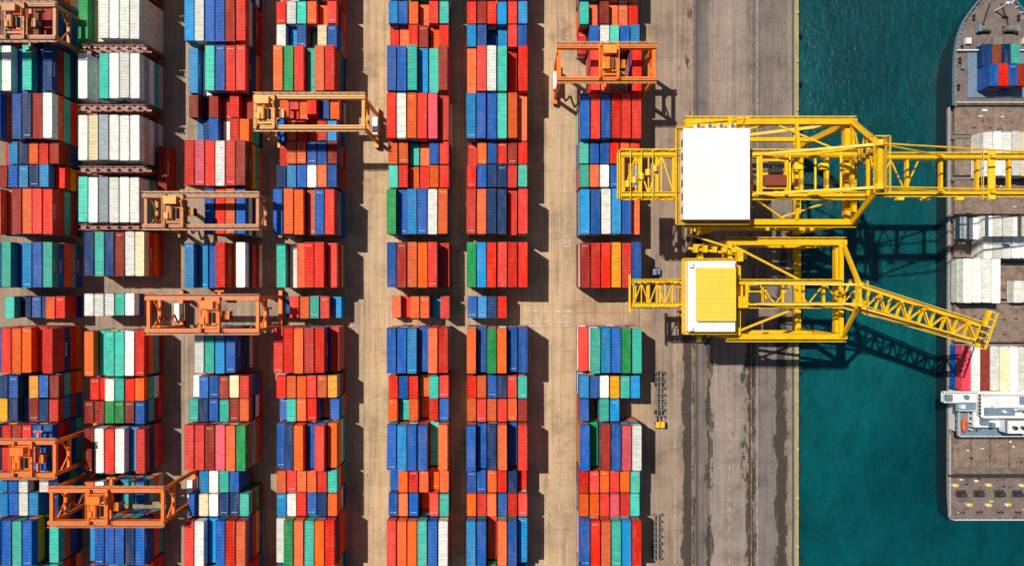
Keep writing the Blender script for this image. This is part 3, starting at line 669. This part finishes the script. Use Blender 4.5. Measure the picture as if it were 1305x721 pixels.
for s in (-1,1):
    xx=CX+s*18.5; b.rail((CX+s*14.5,-32.5,11),(xx,-32.5,11),0,1.1,1.2,.14); b.rail((CX+s*9.2,-29.7,11),(xx,-29.7,11),0,1.1,1.2,.14); b.rail((xx,-32.5,11),(xx,-29.7,11),0,1.1,1,.14)
    b.rail((CX+s*9.2,-34.7,11),(CX+s*14.5,-34.7,11),0,1.1,1.2,.14)
    b.box(CX+s*17-.9,CX+s*17+.9,-32,-30.4,11,12.2,1); b.beam((CX+s*16,-31,10.8),(CX+s*11.3,-31,6),.4,.4,0)
    b.box(CX+s*13-.6,CX+s*13+.6,-34.2,-33.2,11,11.9,0); b.box(CX+s*12-.4,CX+s*12+.4,-31.5,-30.6,11,12.3,1)
    b.rail((CX+s*12.5,-42.3,8.4),(CX+s*12.5,-29.9,8.4),0,1.1,1.5,.12)
    lx=CX+s*11.3
    b.cyl((lx,-40.3,9.8),(lx,-37.8,9.8),.8,12,4); b.cyl((lx,-37.8,9.8),(lx,-37.0,9.8),.8,12,4,.25); b.cyl((lx,-41.1,9.8),(lx,-40.3,9.8),.25,12,4,.8)
    b.box(lx-.4,lx+.4,-40,-38,10.4,10.8,3)
    for y in (-40,-38): b.beam((lx,y,8.4),(lx-s*.9,y,11.6),.25,.25,0)
    b.beam((CX+s*6,-40.2,8.4),(CX+s*8.4,-40.2,10.6),.7,.1,1)
b.rail((CX-12.5,-42.3,8.4),(CX+12.5,-42.3,8.4),0,1.1,1.5,.12)
b.box(CX-2.6,CX+2.6,-40.4,-37,10.8,14.4,0); b.box(CX-2.7,CX+2.7,-40.5,-36.9,13.4,14.0,1)
for k in (-1,1): b.cyl((CX+k*1.1,-38.8,14.4),(CX+k*1.1,-38.8,15.4),.5,12,2)
b.cyl((CX,-33.5,13.5),(CX,-33.5,19),.3,10,0,.18); b.beam((CX-3,-33.5,17),(CX+3,-33.5,17),.22,.22,0); b.beam((CX-1.6,-32.9,18),(CX+1.6,-32.9,18),.3,.4,0)
for k in (-1,1): b.beam((CX+k*1.5,-34.8,13.5),(CX,-33.5,17),.15,.15,0)
for x,y,r0 in ((-6,-33,.9),(6,-34,.7),(-3.6,-34.6,.5),(3.2,-31.4,.45)):
    b.cyl((CX+x,y,13.55),(CX+x,y,14.3),r0*.5,10,0); b.cyl((CX+x,y,14.3),(CX+x,y,15),r0,12,0,r0*.5)
for x,y,w,h_ in ((-7,-38,2,1.2),(6.5,-38,1.6,1),(4.8,-35.2,1.2,.8),(-5,-38.7,1,1.5),(8,-32,1.2,.6),(-8,-35,.9,.7)): b.box(CX+x-w/2,CX+x+w/2,y-.6,y+.6,10.8 if y<-36.5 else 13.55,(10.8 if y<-36.5 else 13.55)+h_,1)
b.obj('superstructure',[M_sup,M_bl,M_glass,M_grey,M_lb],ship)
b=MB()
b.box(CX-11,CX+11,-52.6,-43.6,3.004,3.5,0)
for k in range(5): b.box(CX-10.8+k*5.4,CX-10.7+k*5.4,-52.5,-43.7,3.5,3.6,2)
b.box(CX-11.7,CX+11.7,-55.0,-54.4,3.01,4.6,2)
for x in (-8,-3,3,8):
    b.cyl((CX+x-.9,-60,4),(CX+x+.9,-60,4),.65,14,2); b.box(CX+x-1.4,CX+x+1.4,-61,-59,3.02,3.2,2)
    for k in (-.5,.5): b.cyl((CX+x+k,-65.2,3),(CX+x+k,-65.2,3.9),.25,10,2)
for x,y in ((-9.5,-57.5),(-5.5,-63),(0,-57.4),(5.5,-63),(9.5,-57.5),(0,-63.1)):
    b.cyl((CX+x,y,3),(CX+x,y,3.7),.5,10,3); b.box(CX+x-1.1,CX+x-.6,y-.3,y+.4,3.02,3.9,1)
for k in range(16):
    x=random.uniform(-10,10); y=random.uniform(-66,-56); b.box(CX+x,CX+x+random.uniform(.3,1),y,y+random.uniform(.2,.7),3.01,3.4,random.choice((1,2,4)))
for k in range(10):
    x=random.uniform(-10,10); y=random.uniform(-52,-44.5); b.box(CX+x,CX+x+random.uniform(.3,1),y,y+random.uniform(.2,.6),3.5,3.8,random.choice((1,2,4)))
b.obj('aft_deck_gear',[M_hatch,M_sup,M_dark,M_lorry,M_rack],ship)
# ------------------------------------------------------------------ yard vehicles and quay clutter
def trailer(x,y,rot):
    t=empty('container_trailer',(x,y,0)); t.rotation_euler[2]=rot
    b=MB()
    for xx in (-.55,.55): b.box(xx-.12,xx+.12,-13.8,-.6,1.22,1.6,0)
    for i in range(9): b.box(-1.2,1.2,-13.6+i*1.6,-13.35+i*1.6,1.24,1.52,0)
    for xx in (-1.15,1.15):
        for i in range(7): b.box(xx-.1,xx+.1,-13.4+i*2.1,-12.8+i*2.1,1.5,2.0,0)
    for yy in (-12.4,-11,-9.6):
        for sx in (-1,1): b.cyl((sx*1.2,yy,.52),(sx*.65,yy,.52),.52,14,1)
    b.obj('chassis',[M_grey,M_rub],t)
def tractor(x,y,rot,mat):
    e=empty('terminal_tractor',(x,y,0)); e.rotation_euler[2]=rot
    b=MB()
    b.box(-1.2,-.1,.8,2.5,1.0,3.0,0); b.box(-1.15,-.15,2.5,2.56,1.9,2.8,2); b.box(-1.1,-.2,.9,2.4,3.0,3.08,3)
    b.box(0,1.15,1.0,2.7,1.0,1.9,0); b.box(-1.2,1.2,2.7,3.0,.6,1.2,1)
    for xx in (-.5,.5): b.box(xx-.12,xx+.12,-2.6,2.6,.75,1.0,1)
    b.cyl((0,-1.2,1.0),(0,-1.2,1.2),.6,14,1)
    b.cyl((.9,.7,1),(.9,.7,3.1),.1,8,1)
    for yy in (1.7,-1.5):
        for sx in (-1,1): b.cyl((sx*1.25,yy,.52),(sx*.75,yy,.52),.52,14,1)
    b.obj('tractor_body',[mat,M_rub,M_glass,mat],e)
tractor(42.4,-38.8,math.pi,M_lorry); trailer(42.4,-38.8,math.pi); trailer(41.6,-66,0); tractor(41.4,1.5,0,M_bl)
for x,y in ((64,-3),(66.5,9)):
    b=MB(); b.box(x-1,x+1,y-2.2,y+2.2,.35,1.1,0); b.box(x-.92,x+.92,y-2.1,y+.9,1.1,2.1,0); b.box(x-.86,x+.86,y+.9,y+1.0,1.15,1.95,1); b.box(x-.94,x+.94,y-1.6,y+.6,1.5,1.9,1)
    for sx in (-1,1):
        for sy in (-1.4,1.4): b.cyl((x+sx*1.03,y+sy,.36),(x+sx*.78,y+sy,.36),.36,12,2)
    b.obj('utility_van',[M_sup,M_glass,M_rub])
for x,y in ((48.6,-7),):
    b=MB()
    for sx in (-.5,.5): b.box(x+sx-.12,x+sx+.12,y-5.6,y+5.6,.5,.9,0)
    for yy in (-5.7,5.7): b.box(x-1.2,x+1.2,y+yy-.2,y+yy+.2,.2,.9,0)
    for yy in (-1.2,1.2): b.box(x-.9,x+.9,y+yy-.3,y+yy+.3,.5,1.3,1)
    b.obj('container_spreader',[M_or2,M_dark])
# ------------------------------------------------------------------ camera, sun, sky
cam=bpy.data.cameras.new('camera'); co=bpy.data.objects.new('camera',cam); S.collection.objects.link(co)
co.location=(0,0,H); cam.sensor_width=36; cam.lens=36*H/(1305/4.4); cam.clip_end=8000; S.camera=co
sd=Vector((.50,-.34,-1)).normalized()
sun=bpy.data.lights.new('sun','SUN'); so=bpy.data.objects.new('sun',sun); S.collection.objects.link(so)
sun.energy=4.9; sun.angle=math.radians(.5); sun.color=(1,.925,.79)
so.rotation_euler=sd.to_track_quat('-Z','Y').to_euler(); so.location=(-100,80,150)
w=bpy.data.worlds.new('World'); S.world=w; w.use_nodes=True; nt=w.node_tree
sky=nt.nodes.new('ShaderNodeTexSky'); sky.sky_type='NISHITA'; sky.sun_disc=False
el=math.asin(-sd.z); az=math.atan2(-sd.x,-sd.y)
sky.sun_elevation=el; sky.sun_rotation=az
nt.links.new(sky.outputs[0],nt.nodes['Background'].inputs[0]); nt.nodes['Background'].inputs[1].default_value=.052
S.view_settings.view_transform='Standard'; S.view_settings.look='None'; S.view_settings.exposure=0
